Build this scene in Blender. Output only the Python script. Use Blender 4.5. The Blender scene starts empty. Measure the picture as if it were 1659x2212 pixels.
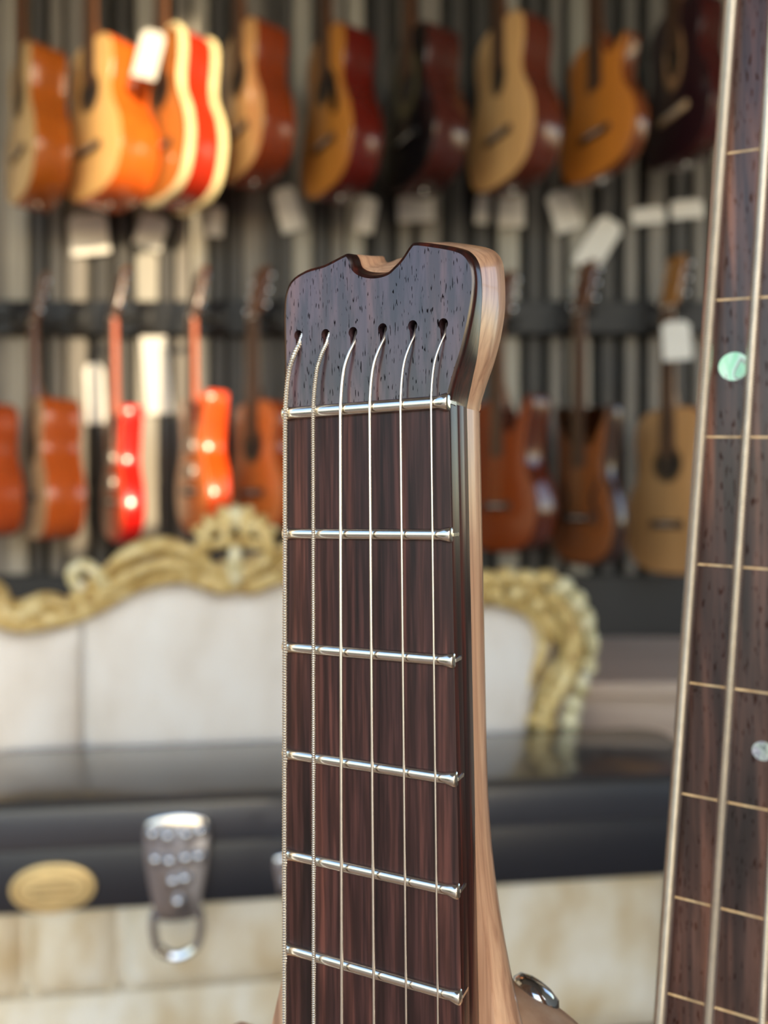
import bpy, bmesh, math, random
from mathutils import Vector, Matrix
random.seed(7)
S = bpy.context.scene
C = bpy.context.collection
R = math.radians

# ------------------------------------------------------------------ camera
CAM_Z = 1.07
cam_d = bpy.data.cameras.new('camera')
cam = bpy.data.objects.new('camera', cam_d); C.objects.link(cam)
cam.location = (0, 0, CAM_Z); cam.rotation_euler = (R(90), 0, 0)
cam_d.sensor_fit = 'HORIZONTAL'; cam_d.sensor_width = 36.0; cam_d.lens = 36.0 * 1661 / 1659
cam_d.clip_start = 0.01; cam_d.clip_end = 200
cam_d.dof.use_dof = True; cam_d.dof.focus_distance = 0.216; cam_d.dof.aperture_fstop = 8.4
S.camera = cam

# ------------------------------------------------------------------ light
W = bpy.data.worlds.new('sky'); S.world = W; W.use_nodes = True
nt = W.node_tree; nt.nodes.clear()
wo = nt.nodes.new('ShaderNodeOutputWorld'); bg = nt.nodes.new('ShaderNodeBackground')
sky = nt.nodes.new('ShaderNodeTexSky'); sky.sky_type = 'NISHITA'; sky.sun_disc = False
sky.sun_elevation = R(28); sky.sun_rotation = R(150); sky.air_density = 1.2; sky.dust_density = 1.0
nt.links.new(sky.outputs[0], bg.inputs[0]); bg.inputs[1].default_value = 0.55
nt.links.new(bg.outputs[0], wo.inputs[0])
SUN_EL = 9.0
sd = Vector((-0.514 * math.cos(R(SUN_EL)), 0.857 * math.cos(R(SUN_EL)), -math.sin(R(SUN_EL))))
sun_d = bpy.data.lights.new('sun', 'SUN'); sun_d.energy = 8.0; sun_d.angle = R(0.6); sun_d.color = (1.0, 0.80, 0.52)
sun = bpy.data.objects.new('sun', sun_d); C.objects.link(sun)
sun.rotation_euler = sd.to_track_quat('-Z', 'Y').to_euler(); sun.location = (3, -5, 4)
S.view_settings.view_transform = 'Standard'; S.view_settings.look = 'None'
S.view_settings.gamma = 1.0; S.view_settings.use_curve_mapping = False
S.view_settings.exposure = 0.0

# ------------------------------------------------------------------ materials
def nodes(name):
    m = bpy.data.materials.new(name); m.use_nodes = True
    n = m.node_tree.nodes; b = n['Principled BSDF']
    return m, n, m.node_tree.links, b
def ramp(n, stops):
    r = n.new('ShaderNodeValToRGB'); e = r.color_ramp.elements
    while len(e) < len(stops): e.new(0.5)
    for k, (p, c) in enumerate(stops):
        e[k].position = p; e[k].color = (*c, 1)
    return r
def grain(name, stops, scale, rough=0.4, metal=0.0, coat=0.0, detail=4, bump=0.0, distort=0.0, spec=0.5, rrange=None):
    """procedural colour from a stretched noise in object space"""
    m, n, l, b = nodes(name)
    tc = n.new('ShaderNodeTexCoord'); mp = n.new('ShaderNodeMapping'); mp.inputs['Scale'].default_value = scale
    nz = n.new('ShaderNodeTexNoise'); nz.inputs['Scale'].default_value = 1.0; nz.inputs['Detail'].default_value = detail
    nz.inputs['Distortion'].default_value = distort
    l.new(tc.outputs['Object'], mp.inputs[0]); l.new(mp.outputs[0], nz.inputs[0])
    r = ramp(n, stops); l.new(nz.outputs[0], r.inputs[0]); l.new(r.outputs[0], b.inputs['Base Color'])
    b.inputs['Roughness'].default_value = rough; b.inputs['Metallic'].default_value = metal
    b.inputs['Coat Weight'].default_value = coat; b.inputs['Coat Roughness'].default_value = 0.06
    b.inputs['Specular IOR Level'].default_value = spec
    if rrange:
        rr = n.new('ShaderNodeMapRange'); rr.inputs['To Min'].default_value = rrange[0]; rr.inputs['To Max'].default_value = rrange[1]
        l.new(nz.outputs[0], rr.inputs[0]); l.new(rr.outputs[0], b.inputs['Roughness'])
    if bump:
        bp = n.new('ShaderNodeBump'); bp.inputs['Strength'].default_value = bump; bp.inputs['Distance'].default_value = 0.002
        l.new(nz.outputs[0], bp.inputs['Height']); l.new(bp.outputs[0], b.inputs['Normal'])
    return m
def plain(name, col, rough=0.5, metal=0.0, coat=0.0, spec=0.5, var=0.12, sc=25):
    d = tuple(max(0, c * (1 - var)) for c in col); u = tuple(min(1, c * (1 + var)) for c in col)
    return grain(name, [(0.3, d), (0.7, u)], (sc, sc, sc), rough, metal, coat, 3, spec=spec)
def hx(r, g, b):
    f = lambda c: (c / 255 / 12.92) if c / 255 <= 0.04045 else ((c / 255 + 0.055) / 1.055) ** 2.4
    return (f(r), f(g), f(b))

def rosewood(name, dark, mid, light, pores=0.0, zs=9, xs=240, rough=0.45, coat=0.0, big=None, spec=0.4):
    m, n, l, b = nodes(name)
    tc = n.new('ShaderNodeTexCoord')
    def noise(scale, detail, dist=0.0):
        mp = n.new('ShaderNodeMapping'); mp.inputs['Scale'].default_value = scale
        nz = n.new('ShaderNodeTexNoise'); nz.inputs['Scale'].default_value = 1; nz.inputs['Detail'].default_value = detail
        nz.inputs['Distortion'].default_value = dist
        l.new(tc.outputs['Object'], mp.inputs[0]); l.new(mp.outputs[0], nz.inputs[0]); return nz
    a = noise((xs, xs, zs), 6, 0.6)
    r1 = ramp(n, [(0.30, dark), (0.50, mid), (0.74, light)]); l.new(a.outputs[0], r1.inputs[0])
    c2 = noise((xs * 3.2, xs * 3.2, zs * 4), 3)
    r2 = ramp(n, [(0.42, (0.45, 0.42, 0.42)), (0.62, (1.25, 1.2, 1.2))]); l.new(c2.outputs[0], r2.inputs[0])
    mx = n.new('ShaderNodeMix'); mx.data_type = 'RGBA'; mx.blend_type = 'MULTIPLY'; mx.inputs[0].default_value = 0.8
    l.new(r1.outputs[0], mx.inputs[6]); l.new(r2.outputs[0], mx.inputs[7])
    out = mx.outputs[2]
    if big:
        g = noise(big[0], 2, 0.8); rg = ramp(n, [(0.42, (0, 0, 0)), (0.58, (1, 1, 1))]); l.new(g.outputs[0], rg.inputs[0])
        m2 = n.new('ShaderNodeMix'); m2.data_type = 'RGBA'; m2.blend_type = 'MULTIPLY'
        l.new(rg.outputs[0], m2.inputs[0]); l.new(out, m2.inputs[6]); m2.inputs[7].default_value = (*big[1], 1); out = m2.outputs[2]
    if pores:
        pz = noise((2100, 2100, 300), 1); rp = ramp(n, [(0.642, (1, 1, 1)), (0.672, (0.06, 0.05, 0.06))]); l.new(pz.outputs[0], rp.inputs[0])
        m3 = n.new('ShaderNodeMix'); m3.data_type = 'RGBA'; m3.blend_type = 'MULTIPLY'; m3.inputs[0].default_value = pores
        l.new(out, m3.inputs[6]); l.new(rp.outputs[0], m3.inputs[7]); out = m3.outputs[2]
        for sock, val in (('Coat Weight', coat), ('Specular IOR Level', spec)):      # open pores do not shine
            mm = n.new('ShaderNodeMath'); mm.operation = 'MULTIPLY'; mm.inputs[1].default_value = val
            l.new(rp.outputs[0], mm.inputs[0]); l.new(mm.outputs[0], b.inputs[sock])
    l.new(out, b.inputs['Base Color'])
    b.inputs['Roughness'].default_value = rough; b.inputs['Specular IOR Level'].default_value = spec
    b.inputs['Coat Weight'].default_value = coat; b.inputs['Coat Roughness'].default_value = 0.12
    bp = n.new('ShaderNodeBump'); bp.inputs['Strength'].default_value = 0.12; bp.inputs['Distance'].default_value = 0.0004
    l.new(c2.outputs[0], bp.inputs['Height']); l.new(bp.outputs[0], b.inputs['Normal'])
    return m

M = {}
M['rosewood'] = rosewood('rosewood', hx(34, 20, 20), hx(62, 38, 36), hx(98, 60, 52), zs=8, rough=0.5, spec=0.3)
M['rosewood_head'] = rosewood('rosewood_head', hx(52, 42, 52), hx(70, 54, 62), hx(96, 68, 66), pores=0.95, zs=14, xs=120, rough=0.35, coat=0.6)  # bluish tint puts the sky's reflection into the wood colour
M['rosewood_bass'] = rosewood('rosewood_bass', hx(64, 46, 41), hx(112, 78, 64), hx(156, 104, 78), pores=0.3, zs=9, xs=170, rough=0.4, spec=0.5, coat=.15,
                              big=((150, 150, 7), (0.30, 0.27, 0.30)))
M['dark_lam'] = rosewood('dark_lam', hx(18, 8, 8), hx(40, 16, 14), hx(78, 30, 20), zs=7, xs=320, rough=0.28, coat=0.35)
M['neck_wood'] = grain('neck_wood', [(0.3, hx(160, 118, 92)), (0.5, hx(196, 154, 124)), (0.72, hx(216, 178, 146))], (330, 330, 16), 0.3, coat=0.35, detail=5, distort=0.8)
M['body_wood'] = grain('body_wood', [(0.3, hx(212, 158, 120)), (0.55, hx(230, 182, 144)), (0.75, hx(238, 196, 160))], (160, 160, 30), 0.4, coat=0.2, detail=4)
M['hole'] = plain('hole_shade', (0.008, 0.006, 0.006), 0.8)  # near black paint for the shade inside wall guitar holes
M['nickel'] = plain('nickel', hx(222, 218, 208), 0.2, 1.0, var=0.05, sc=400)
M['string'] = plain('string_steel', hx(236, 231, 222), 0.32, 1.0, var=0.05, sc=300)
M['chrome'] = plain('chrome', hx(190, 192, 198), 0.1, 1.0, var=0.03)
M['bronze'] = plain('bronze_string', hx(120, 92, 62), 0.4, 0.8)
M['maple_line'] = grain('maple_line', [(0.3, hx(176, 140, 96)), (0.7, hx(222, 192, 146))], (500, 500, 500), 0.5)
M['binding'] = plain('binding', hx(206, 200, 190), 0.35)
def abalone(name, stops, sc):
    m = grain(name, stops, (sc, sc, sc * 0.5), 0.18, coat=0.8, detail=3, distort=2.5); return m
M['abalone_green'] = abalone('abalone_green', [(0.25, hx(96, 150, 120)), (0.42, hx(150, 225, 180)), (0.5, hx(130, 120, 110)), (0.54, hx(205, 235, 215)), (0.75, hx(130, 225, 165))], 130)
M['abalone_grey'] = abalone('abalone_grey', [(0.3, hx(120, 130, 125)), (0.45, hx(190, 200, 190)), (0.55, hx(150, 150, 160)), (0.75, hx(225, 220, 225))], 420)
# room
M['wall'] = plain('wall_dark', hx(40, 39, 38), 0.8)
M['slat_a'] = grain('slat_pale', [(0.3, hx(138, 133, 123)), (0.7, hx(162, 157, 145))], (40, 40, 3), 0.6)
M['slat_b'] = grain('slat_grey', [(0.3, hx(104, 99, 92)), (0.7, hx(128, 122, 114))], (40, 40, 3), 0.6)
M['slat_c'] = grain('slat_dark', [(0.3, hx(54, 52, 50)), (0.7, hx(74, 71, 68))], (40, 40, 3), 0.6)
M['black'] = plain('black_paint', hx(17, 17, 19), 0.5)
M['bench'] = grain('bench_wood', [(0.3, hx(170, 150, 134)), (0.7, hx(194, 174, 158))], (3, 30, 30), 0.45)
M['floor'] = grain('floor_wood', [(0.3, hx(120, 100, 82)), (0.7, hx(150, 126, 104))], (3, 24, 24), 0.5)
M['ceiling'] = plain('ceiling_paint', hx(150, 148, 144), 0.9)
M['plaster'] = plain('plaster', hx(170, 166, 158), 0.9)
M['frame_white'] = plain('frame_white', hx(215, 215, 212), 0.5)
M['paving'] = plain('paving', hx(150, 146, 138), 0.9, sc=4)
# settee and case
M['gold'] = grain('gilding', [(0.3, hx(150, 118, 62)), (0.5, hx(198, 172, 110)), (0.7, hx(222, 206, 156))], (38, 38, 38), 0.4, 0.12, detail=4, bump=0.35)
M['gold_pale'] = grain('gilding_pale', [(0.3, hx(160, 142, 92)), (0.5, hx(206, 196, 152)), (0.7, hx(226, 222, 200))], (38, 38, 38), 0.4, 0.1, detail=4, bump=0.35)
M['fabric'] = grain('cream_fabric', [(0.3, hx(200, 192, 182)), (0.5, hx(212, 206, 199)), (0.72, hx(218, 215, 211))], (9, 9, 5), 0.85, detail=3, bump=0.15)
M['fabric_seat'] = grain('seat_fabric', [(0.3, hx(188, 170, 138)), (0.5, hx(206, 196, 174)), (0.7, hx(216, 211, 198))], (14, 14, 8), 0.85, detail=3, bump=0.15)
M['piping'] = plain('piping', hx(178, 164, 146), 0.7)
M['nail'] = plain('nail_head', hx(190, 184, 176), 0.35, 0.8)
M['case'] = grain('case_tolex', [(0.35, hx(24, 26, 33)), (0.65, hx(34, 37, 46))], (300, 300, 300), 0.36, coat=0.25, detail=2, bump=0.04, spec=0.5)
M['case_lid'] = grain('case_tolex_lid', [(0.35, hx(36, 39, 47)), (0.65, hx(48, 52, 61))], (300, 300, 300), 0.3, coat=0.8, detail=2, bump=0.04, spec=0.8)
M['badge'] = plain('badge_brass', hx(212, 186, 132), 0.35, 0.4)
M['badge_dark'] = plain('badge_engraving', hx(160, 130, 84), 0.45, 0.3)
M['paper'] = plain('paper_white', hx(216, 212, 204), 0.7, var=0.04)
M['cord'] = plain('cord_black', hx(30, 28, 27), 0.8)

# ------------------------------------------------------------------ mesh helpers
def mk(name, verts, faces, mat, parent=None, smooth=True, ang=40):
    me = bpy.data.meshes.new(name); me.from_pydata([tuple(v) for v in verts], [], faces)
    bm = bmesh.new(); bm.from_mesh(me); bmesh.ops.recalc_face_normals(bm, faces=bm.faces); bm.to_mesh(me); bm.free()
    if smooth:
        me.polygons.foreach_set('use_smooth', [True] * len(me.polygons)); me.set_sharp_from_angle(angle=R(ang))
    me.materials.append(M[mat] if isinstance(mat, str) else mat)
    o = bpy.data.objects.new(name, me); C.objects.link(o)
    if parent: o.parent = parent
    return o
def tag(o, label=None, cat=None, group=None, kind=None):
    if label: o['label'] = label
    if cat: o['category'] = cat
    if group: o['group'] = group
    if kind: o['kind'] = kind
    return o
def empty(name, loc=(0, 0, 0), rz=0.0, parent=None):
    o = bpy.data.objects.new(name, None); C.objects.link(o); o.location = loc; o.rotation_euler = (0, 0, rz)
    o.empty_display_size = 0.05
    if parent: o.parent = parent
    return o
def loft(rings, cap=True, closed=True):
    """rings: lists of equal length of 3-vectors -> verts, faces"""
    n = len(rings[0]); V = [p for r in rings for p in r]; F = []
    m = n if closed else n - 1
    for i in range(len(rings) - 1):
        for j in range(m):
            a = i * n + j; b = i * n + (j + 1) % n
            F.append((a, b, b + n, a + n))
    if cap and closed:
        F.append(tuple(range(n - 1, -1, -1))); o = (len(rings) - 1) * n; F.append(tuple(range(o, o + n)))
    return V, F
def join(parts):
    V, F = [], []
    for v, f in parts:
        k = len(V); V += list(v); F += [tuple(i + k for i in q) for q in f]
    return V, F
def box(x0, x1, y0, y1, z0, z1, b=0.0):
    """box with chamfered edges (b)"""
    if b <= 0:
        V = [(x, y, z) for z in (z0, z1) for (x, y) in ((x0, y0), (x1, y0), (x1, y1), (x0, y1))]
        return V, [(3, 2, 1, 0), (4, 5, 6, 7), (0, 1, 5, 4), (1, 2, 6, 5), (2, 3, 7, 6), (3, 0, 4, 7)]
    def ring(z, i):
        a, c, d, e = x0 + i, x1 - i, y0 + i, y1 - i
        return [(a + b, d, z), (c - b, d, z), (c, d + b, z), (c, e - b, z), (c - b, e, z), (a + b, e, z), (a, e - b, z), (a, d + b, z)]
    return loft([ring(z0, b * .8), ring(z0 + b, 0), ring(z1 - b, 0), ring(z1, b * .8)])
def tube(pts, rad, seg=8, cap=True, flat=1.0, closed=False):
    """swept tube; rad number or list"""
    P = [Vector(p) for p in pts]; n = len(P); rings = []; prev = None
    for i in range(n):
        if closed: t = P[(i + 1) % n] - P[i - 1]
        else: t = P[min(i + 1, n - 1)] - P[max(i - 1, 0)]
        t.normalize()
        if prev is None:
            ref = Vector((0, 1, 0)) if abs(t.y) < 0.9 else Vector((1, 0, 0)); a = (ref - t * ref.dot(t)).normalized()
        else:
            a = (prev - t * prev.dot(t)).normalized()
        prev = a; bb = t.cross(a); r = rad[i] if isinstance(rad, (list, tuple)) else rad
        rings.append([P[i] + a * (r * flat * math.cos(k * 2 * math.pi / seg)) + bb * (r * math.sin(k * 2 * math.pi / seg)) for k in range(seg)])
    if closed: rings.append(rings[0])
    return loft(rings, cap and not closed)
def crom(pts, sub=6, closed=False):
    P = [Vector(p) for p in pts]; n = len(P); out = []
    rng = n if closed else n - 1
    for i in range(rng):
        if closed: p0, p1, p2, p3 = P[i - 1], P[i], P[(i + 1) % n], P[(i + 2) % n]
        else: p0, p1, p2, p3 = P[max(i - 1, 0)], P[i], P[i + 1], P[min(i + 2, n - 1)]
        for k in range(sub):
            t = k / sub
            out.append(0.5 * ((2 * p1) + (p2 - p0) * t + (2 * p0 - 5 * p1 + 4 * p2 - p3) * t * t + (3 * p1 - p0 - 3 * p2 + p3) * t ** 3))
    if not closed: out.append(P[-1])
    return out
def lathe(prof, seg=16):
    """profile (r,z) around z"""
    return loft([[(r * math.cos(k * 2 * math.pi / seg), r * math.sin(k * 2 * math.pi / seg), z) for k in range(seg)] for r, z in prof])
def xf(vf, mat):
    return [mat @ Vector(v) for v in vf[0]], vf[1]
def ellipsoid(c, r, seg=10, rings=6):
    return [Vector(c) + Vector((v[0] * r[0], v[1] * r[1], v[2] * r[2])) for v in lathe([(max(.02, math.sin(math.pi * i / rings)), -math.cos(math.pi * i / rings)) for i in range(rings + 1)], seg)[0]], lathe([(1, i) for i in range(rings + 1)], seg)[1]
def inset2(pts, d):
    """offset a 2D closed outline inward (ccw or cw detected)"""
    n = len(pts); A = sum(pts[i][0] * pts[(i + 1) % n][1] - pts[(i + 1) % n][0] * pts[i][1] for i in range(n)); s = 1 if A > 0 else -1
    out = []
    for i in range(n):
        a, b = pts[i - 1], pts[(i + 1) % n]; tx, ty = b[0] - a[0], b[1] - a[1]; L = math.hypot(tx, ty) or 1
        out.append((pts[i][0] - s * ty / L * d, pts[i][1] + s * tx / L * d))
    return out
def slab(outline, y0, y1, r=0.0):
    """2D outline (x,z) extruded from y0 (front) to y1 with softened edges r"""
    if r <= 0: return loft([[(x, y0, z) for x, z in outline], [(x, y1, z) for x, z in outline]])
    o1 = inset2(outline, r); o2 = inset2(outline, r * .3); rings = []
    for o, y in ((o1, y0), (o2, y0 + r * .3), (outline, y0 + r), (outline, y1 - r), (o2, y1 - r * .3), (o1, y1)): rings.append([(x, y, z) for x, z in o])
    return loft(rings)

# ------------------------------------------------------------------ the room
WY = 2.62
def struct(name, vf, mat, **k): return tag(mk(name, *vf, mat, smooth=False, **k), kind='structure')
struct('floor', box(-2.6, 2.2, -3.5, WY + .1, -0.1, 0), 'floor')
struct('ceiling', box(-2.6, 2.32, -3.5, WY + .1, 3.75, 3.85), 'ceiling')
wall_back = struct('wall_back', box(-2.6, 2.2, WY, WY + .1, 0, 3.75), 'wall')
struct('wall_left', box(-2.7, -2.6, 0.3, WY + .1, 0, 3.75), 'plaster')
# wall on the right with two openings
w1 = (-3.05, -2.12, 1.92, 3.66); w2 = (0.9, 2.2, 1.0, 2.6)
ys = [-3.5, w1[0], w1[1], w2[0], w2[1], WY + .1]
parts = []
for i in range(5):
    y0, y1 = ys[i], ys[i + 1]; w = {1: w1, 3: w2}.get(i)
    if w: parts += [box(2.2, 2.32, y0, y1, 0, w[2]), box(2.2, 2.32, y0, y1, w[3], 3.75)]
    else: parts.append(box(2.2, 2.32, y0, y1, 0, 3.75))
struct('wall_right', join(parts), 'plaster')
for k, w in enumerate((w1, w2)):
    root = tag(empty('window_%d' % (k + 1), (2.26, (w[0] + w[1]) / 2, w[2])), kind='structure')
    hw, h = (w[1] - w[0]) / 2, w[3] - w[2]; t = .03
    fr = [box(-.03, .03, -hw, hw, 0, t), box(-.03, .03, -hw, hw, h - t, h), box(-.03, .03, -hw, -hw + t, t, h - t), box(-.03, .03, hw - t, hw, t, h - t)]
    mk('window_frame', *join(fr), 'frame_white', root, False)
    if k == 1:
        mk('mullion', *box(-.02, .02, -.015, .015, t, h - t), 'frame_white', root, False)
        mk('transom', *box(-.02, .02, -hw + t, hw - t, h * .6 - .012, h * .6 + .012), 'frame_white', root, False)
ground = struct('ground', box(-30, 30, -40, -3.5, -0.12, -0.02), 'paving')
# vertical slats on the back wall
rs = random.Random(3)
pale = [-1.84, -1.62, -1.40, -1.235, -1.036, -.80, -.62, -.44, -.275, -.095, .155, .42, .66, .92, 1.14, 1.38, 1.60, 1.82]
def slat(x, w, m): mk('slat', *box(x - w / 2, x + w / 2, WY - .032, WY, .86, 3.6, .003), m, wall_back, False)
for k, xc in enumerate(pale):
    slat(xc, rs.choice((.055, .062, .07)), 'slat_b' if k % 3 == 1 else 'slat_a')
    if k + 1 < len(pale):
        g = pale[k + 1] - xc
        slat(xc + g * .36, .04, 'slat_c'); slat(xc + g * .66, .04, rs.choice(('slat_b', 'slat_c')))
tag(mk('trim_1', *box(-2.6, 2.2, WY - .045, WY, .60, .86, .004), 'black', None, False), kind='structure')
RAILS = (1.715, 2.93)
for i, z in enumerate(RAILS):
    rails = globals().setdefault('rail_objs', [])
    rails.append(tag(mk('trim_%d' % (i + 2), *box(-2.2, 2.15, WY - .075, WY - .03, z - .055, z + .055, .004), 'black', None, False), kind='structure'))
# low bench along the wall
bench = empty('display_bench', (0, 2.2, 0))
mk('bench_top', *box(-2.0, 2.0, -.33, .36, .62, .655, .005), 'bench', bench, False)
mk('front_panel', *box(-1.95, 1.95, -.29, -.26, .09, .62, .003), 'bench', bench, False)
for sx in (-1.9, 0, 1.87):
    mk('leg', *box(sx, sx + .03, -.25, .33, 0, .62, .003), 'bench', bench, False)
tag(bench, 'long low brown wooden bench along the slatted wall behind the settee', 'bench')

# ------------------------------------------------------------------ guitars on the wall
HALF = {
 'acoustic': [(0, 0), (.45, .012), (.82, .085), (1, .26), (.93, .42), (.72, .56), (.665, .66), (.73, .80), (.70, .91), (.5, .98), (.2, 1.0)],
 'cutaway': [(0, 0), (.45, .012), (.82, .085), (1, .26), (.93, .42), (.72, .56), (.67, .65), (.72, .75), (.80, .84), (.74, .885), (.56, .85), (.36, .83), (.22, .87), (.17, .95), (.15, 1.0)],
 'horn': [(0, 0), (.45, .012), (.85, .09), (1, .25), (.92, .42), (.74, .54), (.70, .62), (.76, .76), (.86, .93), (.80, .985), (.64, .93), (.42, .80), (.24, .77)],
 'horn_long': [(0, 0), (.45, .012), (.85, .09), (1, .25), (.92, .42), (.74, .56), (.70, .66), (.76, .82), (.82, .98), (.74, 1.03), (.6, .95), (.40, .84), (.24, .80)],
}
def outline(kind, Wd, H):
    rk, lk = {'acoustic': ('acoustic', 'acoustic'), 'cutaway': ('cutaway', 'acoustic'), 'electric': ('horn', 'horn_long'), 'single': ('horn', 'acoustic')}[kind]
    r = crom([(a * Wd / 2, b * H, 0) for a, b in HALF[rk]], 4); l = crom([(a * Wd / 2, b * H, 0) for a, b in HALF[lk]], 4)
    pts = [(p.x, p.y) for p in r]; pts += [(-p.x, p.y) for p in reversed(l)][:-1]
    return pts
def gmat(name, face, rough=0.28, zs=4):
    return grain(name, [(0.3, tuple(c * .82 for c in face)), (0.7, tuple(min(1, c * 1.12) for c in face))], (110, 110, zs), rough, coat=0.45, detail=3)
def wall_guitar(name, label, group, px, zbot, H, phi, Wd=.33, t=.10, kind='acoustic', face=(200, 150, 90), side=(120, 50, 25), bind=None, rear_bind=False,
                hole='round', ring=None, bridge=(60, 40, 28), guard=None, total=.92, neckc=(120, 78, 50), headc=(96, 58, 36), fhole=False, hump=None, Y=2.33, cat='guitar'):
    """px: across the wall (m); zbot: lowest point; total: bottom to headstock tip"""
    az = math.atan2(px, Y); th = R(phi) + az
    g = empty(name, (px, Y, zbot), -th)
    fm, sm = gmat(name + '_face', hx(*face)), gmat(name + '_side', hx(*side), .22)
    nm, hm = gmat(name + '_neck', hx(*neckc)), gmat(name + '_head', hx(*headc))
    O = outline(kind, Wd, H); e = kind in ('electric', 'single') and t < .07
    top = H * (1.0 if kind in ('acoustic', 'cutaway', 'single') else .79)
    mk('body', *slab(O, -t / 2, t / 2, .012 if e else .004), sm, g)
    mk('soundboard' if not e else 'top', *slab(inset2(O, .010 if e else .0035), -t / 2 - .003, -t / 2 + .001, .001), fm, g)
    bnd = []
    if bind:
        bm_ = plain(name + '_binding', hx(*bind), .35)
        for yy in ((-t / 2, t / 2) if rear_bind else (-t / 2,)):
            wd = .011 if rear_bind else .004
            mk('binding', *tube([(x, yy + (wd if yy < 0 else -wd) * .5, z) for x, z in inset2(O, .001)], wd, 6, closed=True, flat=1.2), bm_, g)
    f = -t / 2 - .003
    bz = H * .30
    mk('bridge', *box(-.065, .065, f - .009, f + .001, bz - .012, bz + .012, .003), plain(name + '_bridge', hx(*bridge), .4), g)
    mk('saddle', *box(-.036, .036, f - .012, f - .007, bz - .001, bz + .003), 'binding', g, False)
    if hole:
        hz = H * .66; rr = .046
        sxh = .62 if hole == 'oval' else 1.0
        mk('soundhole', *slab([(rr * sxh * math.cos(a * math.pi / 12), hz + rr * math.sin(a * math.pi / 12)) for a in range(24)], f - .0012, f + .001), 'hole', g)  # flat black disc, the shade inside is put into its colour
        rc = plain(name + '_rosette', hx(*(ring or (90, 70, 45))), .4); r2 = rr * (1.6 if ring else 1.22)
        mk('rosette', *loft([[(q * sxh * math.cos(a * math.pi / 16), y, hz + q * (1.3 if ring else 1) * math.sin(a * math.pi / 16)) for a in range(32)] for q, y in ((rr, f), (rr, f - .0016), (r2, f - .0016), (r2, f))], False), rc, g)
    if guard:
        gp = crom([(.02, H * .74, 0), (.055, H * .70, 0), (.075, H * .60, 0), (.085, H * .47, 0), (.055, H * .44, 0), (.04, H * .52, 0), (.05, H * .62, 0), (.035, H * .69, 0)], 3, True)
        mk('pickguard', *slab([(p.x, p.y) for p in gp], f - .002, f + .0005), plain(name + '_guard', hx(*guard), .25), g)
    if fhole:
        for s_ in (-1, 1):
            mk('f_hole', *tube([(s_ * (Wd * .23 + .012 * math.sin(q * 1.2)), f - .0005, H * (.24 + .045 * q)) for q in range(8)], [.004, .007, .009, .009, .009, .008, .006, .004], 8, flat=.12), 'hole', g)  # flat black strip with the hole's shade painted in
    if e and not fhole:
        for zq in (.44, .62): mk('pickup', *box(-.04, .04, f - .010, f + .001, H * zq - .018, H * zq + .018, .003), plain(name + '_pickup', hx(190, 185, 175), .3, .7), g)
    # neck, fingerboard, headstock
    hl = .165; nut = total - hl; zb = H * .70 if hole else H * .62
    fz = f - .006
    V, F = loft([[(hw * math.cos(a), fz + .004 + d * max(0, math.sin(a)) , z) for a in [math.pi * q / 8 for q in range(9)]] for hw, d, z in ((.028, .05 if not e else .03, top - .03), (.027, .045 if not e else .028, top), (.026, .024, top + .05), (.022, .021, nut))])
    mk('neck', V, F, nm, g)
    mk('fingerboard', *loft([[(-w_, fz, z), (w_, fz, z), (w_, fz + .006, z), (-w_, fz + .006, z)] for w_, z in ((.029, zb), (.0215, nut))]), plain(name + '_board', hx(74, 50, 38), .5), g, False)
    mk('nut', *box(-.0215, .0215, fz - .001, fz + .006, nut, nut + .005), 'binding', g, False)
    hd = crom([(-.021, 0, 0), (-.033, .03, 0), (-.036, .09, 0), (-.035, .15, 0), (-.018, .162, 0), (0, .158, 0), (.018, .162, 0), (.035, .15, 0), (.036, .09, 0), (.033, .03, 0), (.021, 0, 0)], 3)
    ho = mk('headstock', *slab([(p.x, p.y) for p in hd], 0, .014, .002), hm, g)
    ho.location = (0, fz + .004, nut + .003); ho.rotation_euler = (R(-12), 0, 0)
    for s_ in (-1, 1):
        for q in range(3):
            V, F = join([xf(lathe([(.003, 0), (.003, .022)], 8), Matrix.Translation((s_ * .034, .008, .035 + q * .045)) @ Matrix.Rotation(s_ * R(90), 4, 'Y')),
                         ellipsoid((s_ * .058, .008, .035 + q * .045), (.008, .005, .010), 8, 4), xf(lathe([(.005, 0), (.0035, .008), (.004, .012)], 8), Matrix.Translation((s_ * .02, .001, .035 + q * .045)) @ Matrix.Rotation(R(90), 4, 'X'))])
            tn = mk('tuner', V, F, 'chrome', g); tn.location = ho.location; tn.rotation_euler = ho.rotation_euler
    for q in range(6):
        u = (q - 2.5) / 2.5
        mk('string', *tube([(u * .026, f - .011, bz), (u * .018, fz - .003, nut + .003), (u * .012, fz - .001, nut + .03)], .0003, 4), 'bronze', g)
    mk('strap_button', *xf(lathe([(.004, 0), (.003, .006), (.007, .008), (.006, .011)], 10), Matrix.Translation((0, 0, .001)) @ Matrix.Rotation(R(180), 4, 'X')), 'chrome', g)
    tag(g, label, cat, group)
    # its hanger on the rail
    nz = zbot + nut
    return g, (px, nz, th)
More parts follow.
